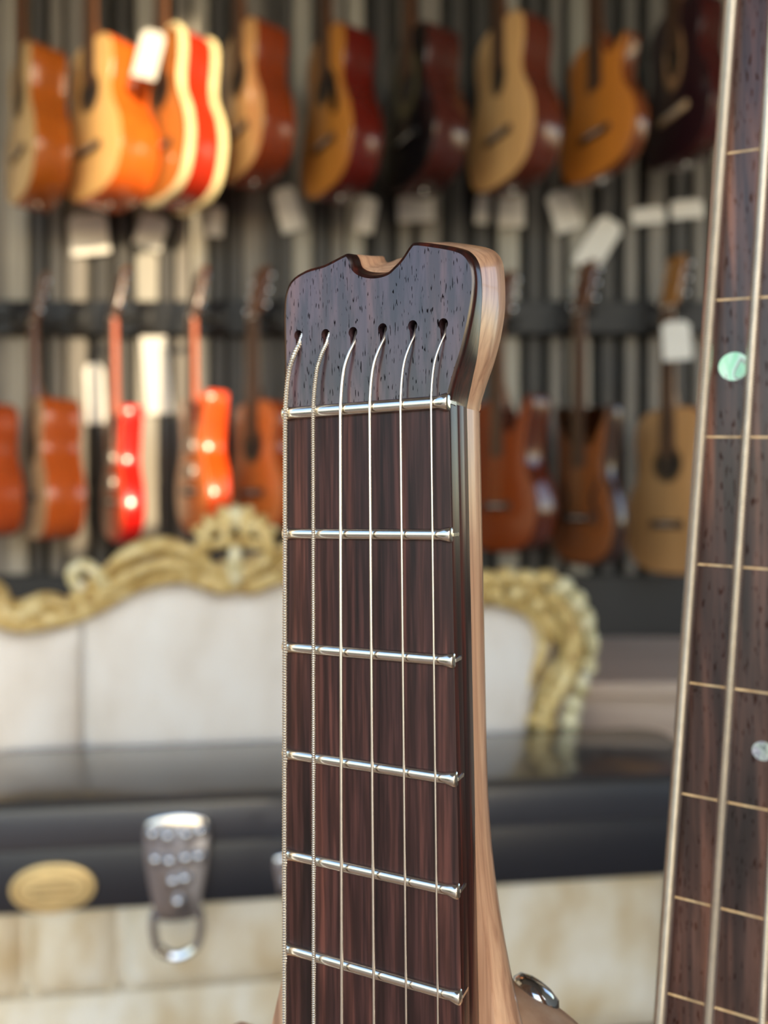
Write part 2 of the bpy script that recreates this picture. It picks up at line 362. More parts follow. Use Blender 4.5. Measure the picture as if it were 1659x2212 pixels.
def hanger(px, nz, th, z_rail, rail, Y=2.33):
    """fork that carries a headstock: plate on the rail, arm, two prongs; part of the rail"""
    dz = nz + .012 - z_rail; L = (WY - .075) - Y - .018
    P = [box(-.03, .03, -.014, 0, -.05, .05, .004), tube([(0, -.012, 0), (0, -.04, 0), (0, -L + .03, dz - .006), (0, -L - .015, dz - .006)], .006, 8)]
    c, s = math.cos(-th), math.sin(-th)
    for s_ in (-1, 1):
        pts = [(0, .025), (s_ * .034, .02), (s_ * .036, -.03), (s_ * .036, -.05)]
        P.append(tube([(c * a - s * b, -L + s * a + c * b, dz - .004) for a, b in pts], .006, 8))
    mk('guitar_hook', *xf(join(P), Matrix.Translation((px, WY - .075, z_rail))), 'black', rail)
K = 2.33 / 1661.0
ZX = lambda y: CAM_Z - (y - 1106) * K
XX = lambda x: (x - 829.5) * K
UG, LG = 'guitars hanging in the upper row', 'guitars hanging in the lower row'
upper = [
 dict(name='acoustic_guitar', label='amber sided acoustic guitar seen nearly edge on, leftmost of the upper row', x=82, y0=120, y1=440, phi=75, face=(206, 172, 120), side=(176, 92, 26)),
 dict(name='acoustic_guitar', label='pale topped acoustic guitar with sunlit orange side in the upper row', x=238, y0=108, y1=440, phi=60, face=(226, 178, 112), side=(214, 96, 28), t=.125, Wd=.34),
 dict(name='acoustic_guitar', label='sunlit guitar with thick cream binding around red sides in the upper row', x=388, y0=92, y1=440, phi=62, face=(196, 122, 54), side=(176, 44, 20), bind=(244, 226, 172), rear_bind=True, t=.115, Wd=.33),
 dict(name='acoustic_guitar', label='tan topped acoustic guitar with red brown side, right of the cream bound one', x=550, y0=72, y1=392, phi=64, face=(208, 160, 100), side=(140, 58, 24)),
 dict(name='acoustic_guitar', label='amber acoustic guitar with black pickguard and dark red side in the upper row', x=735, y0=82, y1=424, phi=61, face=(184, 120, 50), side=(98, 20, 10), guard=(18, 16, 15)),
 dict(name='acoustic_guitar', label='black topped acoustic guitar with dark brown side in the upper row', x=915, y0=82, y1=410, phi=60, face=(16, 14, 16), side=(72, 28, 22), bridge=(30, 26, 24), t=.11, ring=(74, 66, 44)),
 dict(name='acoustic_guitar', label='pale tan acoustic guitar with oval soundhole and dark brown side in the upper row', x=1108, y0=58, y1=408, phi=53, face=(212, 164, 106), side=(98, 42, 28), hole='oval', Wd=.34),
 dict(name='cutaway_guitar', label='amber orange cutaway guitar without a soundhole in the upper row', x=1300, y0=85, y1=386, phi=47, kind='cutaway', face=(200, 122, 46), side=(120, 62, 30), hole=None, t=.05, Wd=.33),
 dict(name='acoustic_guitar', label='dark purple brown guitar with tan oval rosette and tan bridge in the upper row', x=1482, y0=18, y1=352, phi=52, face=(44, 22, 28), side=(70, 20, 18), hole='oval', ring=(160, 118, 82), bridge=(206, 170, 130), Wd=.33, t=.08),
]
for d in upper:
    H = (d['y1'] - d['y0']) * K; a = {k: v for k, v in d.items() if k not in ('x', 'y0', 'y1', 'name', 'label')}
    _, h = wall_guitar(d['name'], d['label'], UG, XX(d['x']), ZX(d['y1']), H, total=2.985 - ZX(d['y1']) + .12, **a)
    hanger(*h, RAILS[1], rail_objs[1])
lower = [
 dict(name='acoustic_guitar', label='orange guitar half out of frame at the far left of the lower row', x=-28, y0=872, y1=1160, phi=72, face=(190, 100, 50), side=(180, 78, 32), yt=575),
 dict(name='acoustic_guitar', label='amber sided acoustic guitar seen edge on in the lower row, left of the red one', x=112, y0=862, y1=1165, phi=76, face=(170, 140, 104), side=(184, 84, 30), t=.105, yt=590),
 dict(name='electric_guitar', label='slim bright red electric guitar seen almost edge on in the lower row', x=266, y0=880, y1=1172, phi=76, kind='single', face=(196, 84, 52), side=(212, 26, 18), t=.06, hole=None, Wd=.28, yt=575, cat='guitar', neckc=(190, 100, 70)),
 dict(name='electric_guitar', label='sunlit bright orange electric guitar above the settee crest in the lower row', x=438, y0=850, y1=1152, phi=70, kind='single', face=(214, 120, 60), side=(226, 74, 18), t=.068, hole=None, Wd=.30, yt=575, neckc=(200, 110, 76)),
 dict(name='acoustic_guitar', label='orange brown guitar just left of the headless neck in the lower row', x=572, y0=868, y1=1150, phi=58, face=(190, 104, 46), side=(150, 66, 26), t=.08, yt=575, neckc=(112, 84, 66)),
 dict(name='electric_guitar', label='glossy dark orange guitar just right of the headless neck in the lower row', x=1098, y0=862, y1=1192, phi=50, kind='single', face=(128, 54, 12), side=(78, 28, 10), t=.08, hole=None, yt=585, Wd=.34),
 dict(name='electric_guitar', label='brown hollow electric guitar with dark f shaped holes in the lower row', x=1268, y0=880, y1=1222, phi=50, kind='electric', face=(134, 76, 38), side=(50, 28, 22), t=.055, hole=None, fhole=True, Wd=.31, yt=560, neckc=(110, 80, 62)),
 dict(name='acoustic_guitar', label='natural tan acoustic guitar with round soundhole beside the bass neck, lower row', x=1468, y0=882, y1=1240, phi=44, face=(196, 146, 94), side=(120, 60, 36), Wd=.38, t=.09, yt=552, neckc=(150, 120, 92), headc=(150, 100, 44)),
]
for d in lower:
    H = (d['y1'] - d['y0']) * K; a = {k: v for k, v in d.items() if k not in ('x', 'y0', 'y1', 'yt', 'name', 'label')}
    _, h = wall_guitar(d['name'], d['label'], LG, XX(d['x']), ZX(d['y1']), H, total=(d['y1'] - d['yt']) * K, **a)
    hanger(*h, RAILS[0], rail_objs[0])

# paper tags hanging in front of the slats between the two rows; some cards imitate sun glare and a sunlit slat
K2 = (WY - .05) / 1661.0
tags = [(322, 118, 52, 105, 14, 'white card imitating sun glare beside the cream bound guitar'), (328, 500, 62, 74, 20, 'white card imitating a sun spot under the cream bound guitar'),  # added cards for sun glare and a sun spot, not real tags
        (192, 505, 84, 90, -6, 'large cream tag under the pale topped sunlit guitar'), (466, 478, 34, 66, 5, 'small grey white tag under the tan topped guitar'),
        (622, 452, 50, 96, -16, 'white tag leaning left of the amber guitar with black pickguard'), (792, 464, 40, 78, 12, 'narrow white tag right of the amber guitar with pickguard'),
        (898, 450, 78, 58, -3, 'wide white tag under the black topped guitar'), (1042, 452, 30, 62, 4, 'slim grey tag left of the pale tan guitar tail'),
        (1104, 452, 58, 76, 0, 'white tag under the pale tan oval hole guitar'), (1218, 455, 58, 88, -18, 'white tag left under the cutaway guitar'),
        (1292, 528, 58, 124, 32, 'long white tag slanting above the f hole guitar headstock'), (1400, 466, 72, 36, -6, 'low wide white tag right of the cutaway guitar'),
        (1484, 452, 70, 40, -4, 'low wide white tag under the dark purple guitar'), (1462, 736, 62, 84, -4, 'white tag on the neck of the natural tan guitar'),
        (206, 850, 44, 130, -3, 'tall cream tag left of the red electric guitar'), (338, 800, 56, 190, -5, 'tall card imitating a sunlit slat between red and orange electric guitars')]  # last card is added as a sunlit slat
for (x, y, w, h, tilt, lab) in tags:
    yy = WY - .05
    if x in (1462, 322): yy = 2.18
    k = yy / 1661.0
    root = empty('tag_or_sun_card', ((x - 829.5) * k, yy, CAM_Z - (y - 1106) * k))
    w_, h_ = w * k * .5, h * k * .5
    o = [(-w_, -h_), (w_, -h_), (w_, h_ * .75), (w_ * .6, h_), (-w_ * .6, h_), (-w_, h_ * .75)]
    cd = mk('card', *slab(o, -.0015, .0015, .0004), 'paper', root, False); cd.rotation_euler = (0, R(tilt), 0)
    tx, tz = h_ * math.sin(R(tilt)), h_ * math.cos(R(tilt))
    mk('cord', *tube([(tx * .85, -.002, tz * .85), (tx * .9, .0, tz + .02), (tx * .9, .012, tz + .05)], .0012, 5), 'cord', root)
    tag(root, lab, 'tag', 'paper tags between the guitars')

# ------------------------------------------------------------------ settee
SC = Vector((-0.308, 1.60, 0)); YAW = R(7)
st = empty('carved_settee', SC, YAW)
tag(st, 'cream upholstered settee with carved gilded rococo frame behind the black case', 'settee')
half = [(0, .902), (.035, .897), (.075, .912), (.122, .921), (.196, .907), (.251, .877), (.315, .845), (.378, .830), (.44, .825), (.49, .845), (.533, .866), (.60, .853), (.642, .825), (.664, .776), (.657, .732), (.63, .685), (.60, .613), (.585, .45)]
hl_ = crom([(a, 0, b) for a, b in half], 5)
full = [Vector((-p.x, 0, p.z)) for p in reversed(hl_)] + hl_[1:]
def ztop(x):
    ax = abs(x); best = None
    for a, b in zip(hl_, hl_[1:]):
        if (a.x - ax) * (b.x - ax) <= 0 and abs(a.x - b.x) > 1e-9:
            z = a.z + (b.z - a.z) * (ax - a.x) / (b.x - a.x); best = z if best is None else max(best, z)
    return best if best is not None else .62
def zlow(x):
    ax = abs(x)
    return .40 if ax < .59 else .40 + (ax - .59) / .075 * .37
def panel(name, x0, x1, nx=22, nz=18, mat='fabric'):
    V, F = [], []
    for i in range(nx + 1):
        u = i / nx; xx = x0 + (x1 - x0) * u; a, b = zlow(xx), ztop(xx) - .004
        for j in range(nz + 1):
            v = j / nz; e = min(u, 1 - u) * abs(x1 - x0); d = min(v, 1 - v) * (b - a)
            puff = .032 * (1 - math.exp(-e / .03)) * (1 - math.exp(-d / .03))
            V.append((xx, .035 - puff - .018, a + (b - a) * v))
    for i in range(nx):
        for j in range(nz): F.append((i * (nz + 1) + j, (i + 1) * (nz + 1) + j, (i + 1) * (nz + 1) + j + 1, i * (nz + 1) + j + 1))
    n0 = len(V); V += [(v[0], .06, v[2]) for v in V]
    F += [tuple(q + n0 for q in reversed(f)) for f in F]
    for i in range(nx):
        for j in (0, nz): a, b = i * (nz + 1) + j, (i + 1) * (nz + 1) + j; F.append((a, b, b + n0, a + n0))
    for j in range(nz):
        for i in (0, nx): a, b = i * (nz + 1) + j, i * (nz + 1) + j + 1; F.append((a, b, b + n0, a + n0))
    return mk(name, V, F, mat, st, True, 60)
panel('back_cushion', -.66, -.316); panel('back_cushion', -.310, .310, 40); panel('back_cushion', .316, .66)
# gilded frame: inner moulding, outer moulding, scrolls and leaves
mk('frame_moulding', *tube([p + Vector((0, .012, .018)) for p in full], .017, 8), 'gold', st)
def off(p, i, pts, d):
    a, b = pts[max(i - 1, 0)], pts[min(i + 1, len(pts) - 1)]; t = (b - a).normalized(); return p + Vector((-t.z, 0, t.x)) * d
outer = [off(p, i, full, .046 + .008 * math.sin(i * .55)) + Vector((0, .02, 0)) for i, p in enumerate(full)]
mk('frame_rail', *tube(outer, [.023 + .004 * math.sin(i * .9) for i in range(len(outer))], 8), 'gold', st)
nails = []
acc = 0
for a, b in zip(full, full[1:]):
    L = (b - a).length; acc += L
    while acc > .013:
        acc -= .013; q = b - (b - a) * (acc / L) + Vector((0, -.006, -.004)); nails.append(ellipsoid(q, (.0042, .003, .0042), 6, 3))
tag(mk('nail_trim', *join(nails), 'nail', st), kind='stuff')
def scroll(name, pts, r0, r1, mat='gold', flat=1.0):
    P = crom([(a, y, b) for a, y, b in pts], 5); n = len(P)
    return mk(name, *tube(P, [r0 + (r1 - r0) * abs(2 * i / (n - 1) - 1) for i in range(n)], 8, flat=flat), mat, st)
def spiral(cx, cz, r, a0, turns, s, y=.0):
    return [(cx + s * r * (1 - k / 14) * math.cos(a0 + turns * 2 * math.pi * k / 12), y - .002 * k, cz + r * (1 - k / 14) * math.sin(a0 + turns * 2 * math.pi * k / 12)) for k in range(12)]
for s in (-1, 1):
    scroll('c_scroll', [(s * .06, 0, .965), (s * .10, -.012, .992), (s * .15, -.012, 1.003), (s * .21, -.01, .985), (s * .26, 0, .945), (s * .285, 0, .925)], .020, .010)
    scroll('c_scroll', [(s * .07, -.005, .940), (s * .13, -.02, .962), (s * .19, -.018, .950), (s * .25, -.01, .914), (s * .30, 0, .888)], .016, .008)
    scroll('leaf_scroll', [(s * .25, 0, .90), (s * .275, -.01, .945), (s * .30, -.012, .962), (s * .322, -.012, .95), (s * .318, -.012, .925), (s * .30, -.012, .92)], .015, .010, 'gold_pale')
    scroll('leaf_scroll', [(s * .33, -.005, .875), (s * .37, -.012, .89), (s * .405, -.01, .868), (s * .44, -.01, .862), (s * .47, -.01, .885), (s * .478, -.01, .91), (s * .462, -.01, .915)], .013, .007)
    # shell leaves along the shoulder
    for k, (a, b, rx, rz) in enumerate([(.53, .925, .03, .02), (.575, .93, .026, .022), (.62, .925, .028, .02), (.665, .925, .03, .02), (.705, .905, .026, .024), (.738, .872, .022, .028), (.758, .83, .02, .032), (.768, .782, .018, .034), (.762, .735, .02, .03), (.745, .69, .02, .028), (.728, .648, .022, .026), (.72, .61, .024, .03)]):
        mk('leaf', *ellipsoid((s * a, -.004, b), (rx, .02, rz), 8, 5), 'gold_pale' if k > 3 else 'gold', st)
    scroll('side_moulding', [(s * .66, -.01, .89), (s * .70, -.014, .86), (s * .722, -.016, .81), (s * .722, -.016, .76), (s * .705, -.014, .71), (s * .675, -.012, .66), (s * .655, -.01, .60)], .026, .018)
    for k, (a, b) in enumerate([(.55, .895), (.60, .893), (.645, .87), (.66, .655), (.64, .62), (.665, .61)]):
        mk('leaf', *ellipsoid((s * a, -.012, b), (.022, .016, .018), 8, 5), 'gold', st)
    scroll('cartouche_scroll', [(s * .012, -.01, .935), (s * .05, -.015, .955), (s * .07, -.02, .99), (s * .055, -.02, 1.03), (s * .03, -.02, 1.04), (s * .02, -.02, 1.02), (s * .035, -.02, 1.005)], .013, .009, 'gold')
    for k in range(3):
        an = R(90 - s * (25 + 28 * k))
        mk('shell_lobe', *xf(ellipsoid((0, 0, 0), (.018 - .003 * k, .014, .03 - .005 * k), 8, 5), Matrix.Translation(((.046 + .012 * k) * math.cos(an), -.012, 1.026 + .034 * math.sin(an))) @ Matrix.Rotation(R(90) - an, 4, 'Y')), 'gold', st)
mk('shell_lobe', *ellipsoid((0, -.014, 1.062), (.017, .014, .026), 8, 5), 'gold_pale', st)
mk('cartouche_bar', *tube(crom([(-.06, -.012, 1.0), (-.02, -.018, 1.008), (.02, -.018, 1.008), (.06, -.012, 1.0)], 4), .012, 8), 'gold', st)
mk('cartouche_drop', *tube([(0, -.016, 1.005), (0, -.018, .97), (0, -.012, .92)], [.012, .016, .01], 8), 'gold_pale', st)
# seat
SF = -.235          # front of the seat (local y)
mk('seat', *box(-.70, .84, SF + .01, .06, .23, .421, .02), 'fabric_seat', st, True, 50)
def front_panel(x0, x1, zl=.228):
    nx, nz = 14, 12; V, F = [], []
    for i in range(nx + 1):
        u = i / nx
        for j in range(nz + 1):
            v = j / nz; e = min(u, 1 - u) * (x1 - x0); d = min(v, 1 - v) * (.418 - zl)
            V.append((x0 + (x1 - x0) * u, SF + .012 - .03 * (1 - math.exp(-e / .02)) * (1 - math.exp(-d / .02)), zl + (.418 - zl) * v))
    for i in range(nx):
        for j in range(nz): F.append((i * (nz + 1) + j, (i + 1) * (nz + 1) + j, (i + 1) * (nz + 1) + j + 1, i * (nz + 1) + j + 1))
    n0 = len(V); F += [tuple(q + n0 for q in reversed(f)) for f in F]; V += [(v[0], SF + .03, v[2]) for v in V]
    for i in range(nx):
        for j in (0, nz): a, b = i * (nz + 1) + j, (i + 1) * (nz + 1) + j; F.append((a, b, b + n0, a + n0))
    for j in range(nz):
        for i in (0, nx): a, b = i * (nz + 1) + j, i * (nz + 1) + j + 1; F.append((a, b, b + n0, a + n0))
    mk('seat_panel', V, F, 'fabric_seat', st, True, 60)
seams = [-.70, -.345, -.185, .30, .84]
for a, b in zip(seams, seams[1:]): front_panel(a + .003, b - .003, .095 if b > .8 else .228)
mk('apron', *box(-.71, .85, SF - .004, .07, .09, .228, .012), 'fabric_seat', st)
for sx in (-1, 1):
    for yy in (SF + .05, .03):
        mk('leg', *tube(crom([(sx * .62, yy, .23), (sx * .64, yy - .01, .15), (sx * .61, yy, .07), (sx * .63, yy - .01, .008)], 4), [.034, .034, .033, .032, .03, .027, .024, .021, .019, .018, .02, .022, .026], 8), 'gold', st)

# ------------------------------------------------------------------ guitar case on the seat
cs = empty('guitar_case', (0, 1.30, .424), YAW)
CD = .285
def shell(name, z0, z1, mat, grow=0.0):
    r = .05; out = []
    for cxx, cyy, a0 in ((.62 - r, r, -90), (.62 - r, CD - r, 0), (-.74 + r, CD - r, 90), (-.74 + r, r, 180)):
        for k in range(6): a = R(a0 + 18 * k); out.append((cxx + (r + grow) * math.cos(a), cyy + (r + grow) * math.sin(a)))
    b = .008
    rings = []
    for ins, z in ((b, z0), (b * .3, z0 + b * .3), (0, z0 + b), (0, z1 - b), (b * .3, z1 - b * .3), (b, z1)):
        o = inset2(out, ins) if ins else out; rings.append([(x, y, z) for x, y in o])
    return mk(name, *loft(rings), mat, cs, True, 50)
shell('case_base', 0, .112, 'case'); shell('lid', .101, .181, 'case_lid', .003)
er = []
for cxx, cyy, a0 in ((.57, .05, -90), (.57, CD - .05, 0), (-.69, CD - .05, 90), (-.69, .05, 180)):
    for k in range(6): er.append((cxx + .052 * math.cos(R(a0 + 18 * k)), cyy + .052 * math.sin(R(a0 + 18 * k)), .175))
mk('edge_piping', *tube(er, .0055, 8, closed=True), 'black', cs)
bz = .043
bd = mk('badge', *xf(slab([(.066 * math.cos(k * math.pi / 20), .040 * math.sin(k * math.pi / 20)) for k in range(40)], -.005, .002, .002), Matrix.Translation((-.535, 0, bz))), 'badge', cs)
tag(bd, 'oval tan metal badge')
mk('badge_rim', *tube([(-.535 + .056 * math.cos(k * math.pi / 20), -.0055, bz + .032 * math.sin(k * math.pi / 20)) for k in range(40)], .0022, 6, closed=True), 'badge_dark', bd)
for zz, w in ((.012, .028), (0, .040), (-.011, .030)):
    mk('engraving', *box(-.535 - w, -.535 + w, -.0058, -.004, bz + zz - .002, bz + zz + .002, .0006), 'badge_dark', bd)
def latch(lx, zt, w, h, loop=True, rows=((-.7, 0.13), (-.25, .16), (.3, .15), (.72, .12), (-.62, .38), (-.2, .40), (.28, .38), (.66, .37), (-.1, .6), (.25, .58), (.05, .8))):
    o = crom([(-.38, 0, 0), (-.49, -.09, 0), (-.5, -.25, 0), (-.46, -.5, 0), (-.38, -.78, 0), (-.3, -.98, 0), (.3, -.98, 0), (.38, -.78, 0), (.46, -.5, 0), (.5, -.25, 0), (.49, -.09, 0), (.38, 0, 0), (0, .04, 0)], 3, True)
    lt = mk('latch', *xf(slab([(p.x * w, p.y * h) for p in o], -.014, .004, .005), Matrix.Translation((lx, -.004, zt))), 'chrome', cs)
    for a, b in rows:
        mk('boss', *ellipsoid((lx + a * w * .5, -.018, zt - b * h), (w * .10, .010, w * .11), 10, 6), 'chrome', lt)
    if loop:
        pts = crom([(-.34, -.92, 0), (-.35, -1.08, 0), (-.27, -1.26, 0), (0, -1.34, 0), (.27, -1.26, 0), (.35, -1.08, 0), (.34, -.92, 0)], 5)
        mk('latch_loop', *tube([(lx + p.x * w, -.014, zt + p.y * h) for p in pts], .0075, 8), 'chrome', lt)
    return lt
tag(latch(-.339, .150, .106, .166), 'large chrome clasp with raised bosses and a hanging loop')
latch(-.160, .080, .05, .062, False, ((-.4, .2), (.3, .2), (-.3, .65), (.3, .65)))
tag(cs, 'black hard shell guitar case with oval tan badge lying on the settee', 'guitar case')

# ------------------------------------------------------------------ double neck instrument in the foreground
RM = Matrix(((0.9010025, 0.0099896, 0.4336988), (-0.0056735, 0.9999207, -0.0112453), (-0.4337768, 0.0076714, 0.9009877)))   # u,v,w -> right, down, away
T0 = Vector((-6.2515, -30.0113, 220.9521)); VB = 700.0
def cam2w(c): return Vector((c.x, c.z, -c.y)) / 1000 + Vector((0, 0, CAM_Z))
ux, vx, wx = (RM @ Vector(a) for a in ((1, 0, 0), (0, 1, 0), (0, 0, 1)))
d3 = lambda c: Vector((c.x, c.z, -c.y))
base = cam2w(T0 + RM @ Vector((20, VB, 30)))
gt = empty('double_neck_guitar')
m3 = Matrix((d3(ux), d3(wx), -d3(vx))).transposed()
gt.rotation_euler = m3.to_euler(); gt.location = base
I = lambda u, v, w: Vector(((u - 20) / 1000, (w - 30) / 1000, (VB - v) / 1000))
tag(gt, 'double neck guitar and bass with light wood neck and rosewood boards in the foreground', 'guitar')
HW = lambda v: 26.77 + .0117 * v
fretv = lambda k: 648 * (1 - 2 ** (-k / 12))

# wooden neck (back half), flaring into the heel
def nhw(v): 
    h = HW(v)
    if v > 105: h += 9.5 * ((v - 105) / 78) ** 2 if v < 190 else 9.5 * (85 / 78) ** 2 + (v - 190) * .25
    return h
rings = []
vs = [0.4] + [6 + 6 * k for k in range(38)]
for v in vs:
    h = nhw(v); sh = h - HW(v)
    prof = [(-h, 13), (-h * 1.012, 18), (-h * 1.02, 22.5), (-h * .99, 26.5), (-h * .87, 30.2), (-h * .6, 32.4), (-h * .25, 33), (h * .25, 33), (h * .6, 32.4), (h * .87, 30.2), (h * .99, 26.5), (h * 1.02, 22.5), (h * 1.012, 18), (h - sh * .35, 13)]
    k = 1
    prof = [(u, 13 + (w - 13) * (.62 + .38 * k) if w > 22 else w) for u, w in prof]
    rings.append([I(u, v, w) for u, w in prof])
neck = mk('guitar_neck', *loft(rings), 'neck_wood', gt, True, 35)
neck['label'] = 'light brown wooden neck with dark rosewood fingerboard'
# dark laminate between fingerboard and neck
rings = []
for v in [0.4] + [6 + 12 * k for k in range(19)]:
    h = HW(v)
    rings.append([I(u, v, w) for u, w in ((-h, 6.05), (-h - .5, 7.5), (-h - .6, 10), (-h - .2, 13.4), (h + .2, 13.4), (h + .6, 10), (h + .5, 7.5), (h, 6.05))])
mk('dark_laminate', *loft(rings), 'dark_lam', neck)
# fingerboard
rings = []
for v in (0.4, 120, 240, 360, 460):
    h = HW(v)
    rings.append([I(u, v, w) for u, w in ((-h, 6), (-h, .9), (-h + .25, .3), (-h + .9, 0), (h - .9, 0), (h - .25, .3), (h, .9), (h, 6))])
fb = mk('fingerboard', *loft(rings), 'rosewood', neck, True, 30); fb.data.materials.append(M['dark_lam'])
for p in fb.data.polygons:
    if abs(p.normal.y) < .9: p.material_index = 1
# headstock
head = [(-26.83, 0.4), (-26.82, -3.2), (-26.8, -18.6), (-26.77, -30.5), (-26.05, -36.3), (-23.6, -40.2), (-18.5, -42.4), (-12.1, -43.2), (-6.7, -44.8), (-4.4, -45.2), (-3.0, -43.6), (-1.9, -40.6), (0.8, -38.6), (4.5, -37.7), (8.1, -38.0), (10.3, -39.4), (12.5, -41.2), (15.2, -44.4), (17.0, -45.1), (21.6, -44.0), (29.0, -41.6), (32.4, -39.3), (34.2, -35.6), (34.6, -30), (33.5, -22.7), (31.4, -14.2), (29.3, -8.2), (27.6, -2.8), (26.9, 0.4)]
hs = [(p.x, p.y) for p in crom([(a, b, 0) for a, b in head], 4)]
def lift(u, v, amt):
    k = min(1, max(0, (-28 - v) / 9)); k = k * k * (3 - 2 * k)
    b_ = math.exp(-((u - 3.5) / 6.0) ** 2); c_ = 1.0 - .55 * math.exp(-((u + 8) / 5.0) ** 2)
    return v - amt * (c_ + .75 * b_) * k
def wb(v):
    k = min(1, max(0, (v + 34) / 34)); return 5.0 + 8.5 * k * k * (3 - 2 * k)
o_in = inset2(hs, 1.3); o_in2 = inset2(hs, .4)
fixv = lambda o: [(u, min(v, .4)) for u, v in o]
o_in, o_in2 = fixv(o_in), fixv(o_in2)
ringsD = [[I(u, v, 0) for u, v in o_in], [I(u, v, .4) for u, v in o_in2], [I(u, v, 1.4) for u, v in hs], [I(u, lift(u, v, 1.0), wb(v)) for u, v in hs]]
holes = [(-21.3, -23.0), (-11.9, -22.3), (-2.8, -21.9), (6.7, -21.9), (16.0, -21.7), (25.1, -21.2)]
def keyhole(u, v, k=1.0):
    """round string hole with a narrow slot running down towards the strings"""
    pts = [(u + 1.42 * k * math.cos(R(q)), v + 1.55 * k * math.sin(R(q))) for q in range(130, 411, 20)]
    pts += [(u + .80 * k, v + 2.6 * k), (u + .75 * k, v + 4.0 * k), (u + .3 * k, v + 4.9 * k), (u - .3 * k, v + 4.9 * k), (u - .75 * k, v + 4.0 * k), (u - .80 * k, v + 2.6 * k)]
    return pts
V, F = loft(ringsD, cap=False); n_ = len(hs)
F.append(tuple(range(len(V) - n_, len(V))))
cap_polys = [[Vector((u, v, 0)) for u, v in o_in]] + [[Vector((u, v, 0)) for u, v in keyhole(*h)] for h in holes]
idx = list(range(n_)); wall_faces = []
for h in holes:
    k0 = len(V); kh = keyhole(*h); m_ = len(kh); idx += list(range(k0, k0 + m_))
    V += [I(u, v, 0) for u, v in kh]
    V += [I(u, v - 1.2 if v > h[1] + 1.6 else v - .3, .9 if v > h[1] + 3.3 else (2.2 if v > h[1] + 1.6 else 4.6)) for u, v in keyhole(*h, .93)]
    wall_faces += [(k0 + q, k0 + (q + 1) % m_, k0 + m_ + (q + 1) % m_, k0 + m_ + q) for q in range(m_)]
    wall_faces.append(tuple(range(k0 + m_, k0 + 2 * m_)))
from mathutils.geometry import tessellate_polygon
n_rim = len(F); F += [tuple(idx[q] for q in t) for t in tessellate_polygon(cap_polys)]; n_cap = len(F); F += wall_faces
face = mk('headstock_face', V, F, 'rosewood_head', neck, True, 45)
face.data.materials.append(M['dark_lam'])
for i_, p in enumerate(face.data.polygons):
    if n_rim <= i_ < n_cap: p.use_smooth = False
    elif i_ < n_rim and abs(p.normal.y) < .93: p.material_index = 1
ringsW = []
for f_, am in ((0, 0.8), (.08, 1.6), (.5, 4.0), (.85, 6.2), (.95, 6.2), (1, 5.6)):
    r_ = []
    ins = {.85: 0, .95: .8, 1: 2.4}.get(f_, 0); o = fixv(inset2(hs, ins)) if ins else hs
    for (u, v), (u0, v0) in zip(o, hs):
        w = wb(v0) + (25 - wb(v0)) * f_; side = 1.0 + .02 * f_ + .03 * f_ * min(1, max(0, -v0 / 20))
        r_.append(I(u * side, lift(u, v, am), w))
    ringsW.append(r_)
mk('headstock_back', *loft(ringsW), 'neck_wood', neck, True, 50)
# frets
def fret(v, hwid, wd, ht):
    rings = []
    for u, s in ((-hwid, .8), (-hwid + .5, 1.1), (-hwid + 1.6, 1.15), (-hwid + 3, .98), (-hwid + 5, 1), (0, 1), (hwid - 5, 1), (hwid - 3.2, .98), (hwid - 1.9, 1.2), (hwid - .6, 1.32), (hwid - .1, 1.15), (hwid + .1, .8)):
        rings.append([I(u, v + wd / 2 * s * math.cos(a), -ht * s * math.sin(a) ** .8 if a not in (0,) else 0) for a in [math.pi * q / 8 for q in range(8)]] + [I(u, v - wd / 2 * s, 0), I(u, v - wd / 2 * s, .3), I(u, v + wd / 2 * s, .3)])
    tang = loft([[I(uu, v + a, w) for a, w in ((-.45, .2), (.45, .2), (.45, 3.2), (.6, 4.2), (0, 4.8), (-.6, 4.2), (-.45, 3.2))] for uu in (hwid - 1, hwid + .3)])
    return join([loft(rings), tang])
for k in range(0, 14):
    v = fretv(k)
    mk('zero_fret' if k == 0 else 'fret', *fret(v + (.2 if k == 0 else 0), HW(v), 3.9 if k == 0 else 3.4, 1.95 if k == 0 else 1.6), 'nickel', neck, True, 50)
# strings
s0 = [-24.3, -14.7, -5.7, 3.7, 13.2, 22.3]; slope = [-.0121, -.0086, -.0067, -.0012, .0016, .0036]
dia = [1.5, 1.25, 1.0, .88, .70, .60]
def string_path(i, vend=600):
    u0, (hu, hv) = s0[i], holes[i]
    pts = [(hu + .15, hv - .6, 2.2), (hu + .45, hv + 2.6, .1), (hu * .72 + u0 * .28 + .3, hv + 6, -1.3), (hu * .38 + u0 * .62, hv + 10.2, -1.95), (hu * .1 + u0 * .9, hv + 15.5, -2.15), (u0, 0, -2.1 - dia[i] / 2)]
    P = crom(pts, 6)
    P.append(Vector((u0 + slope[i] * vend, vend, -3.6 - dia[i] / 2)))
    return P
def wound(P, d, pitch):
    out = []; rad = []; carry = 0
    for a, b in zip(P, P[1:]):
        L = (b - a).length; t = carry
        while t < L:
            out.append(a + (b - a) * (t / L)); t += pitch / 3
        carry = t - L
    rad = [d / 2 * (1.08, 1.0, .66)[k % 3] for k in range(len(out))]
    return out, rad
for i in range(6):
    P = string_path(i, 330)
    if i < 2: Q, rad = wound(P, dia[i], (.82, .66)[i])
    else: Q, rad = P, dia[i] / 2
    V, F = tube([I(*q) for q in Q], [r / 1000 for r in rad] if isinstance(rad, list) else rad / 1000, 8)
    mk('string', V, F, 'string', neck, True, 60 if i > 1 else 30)

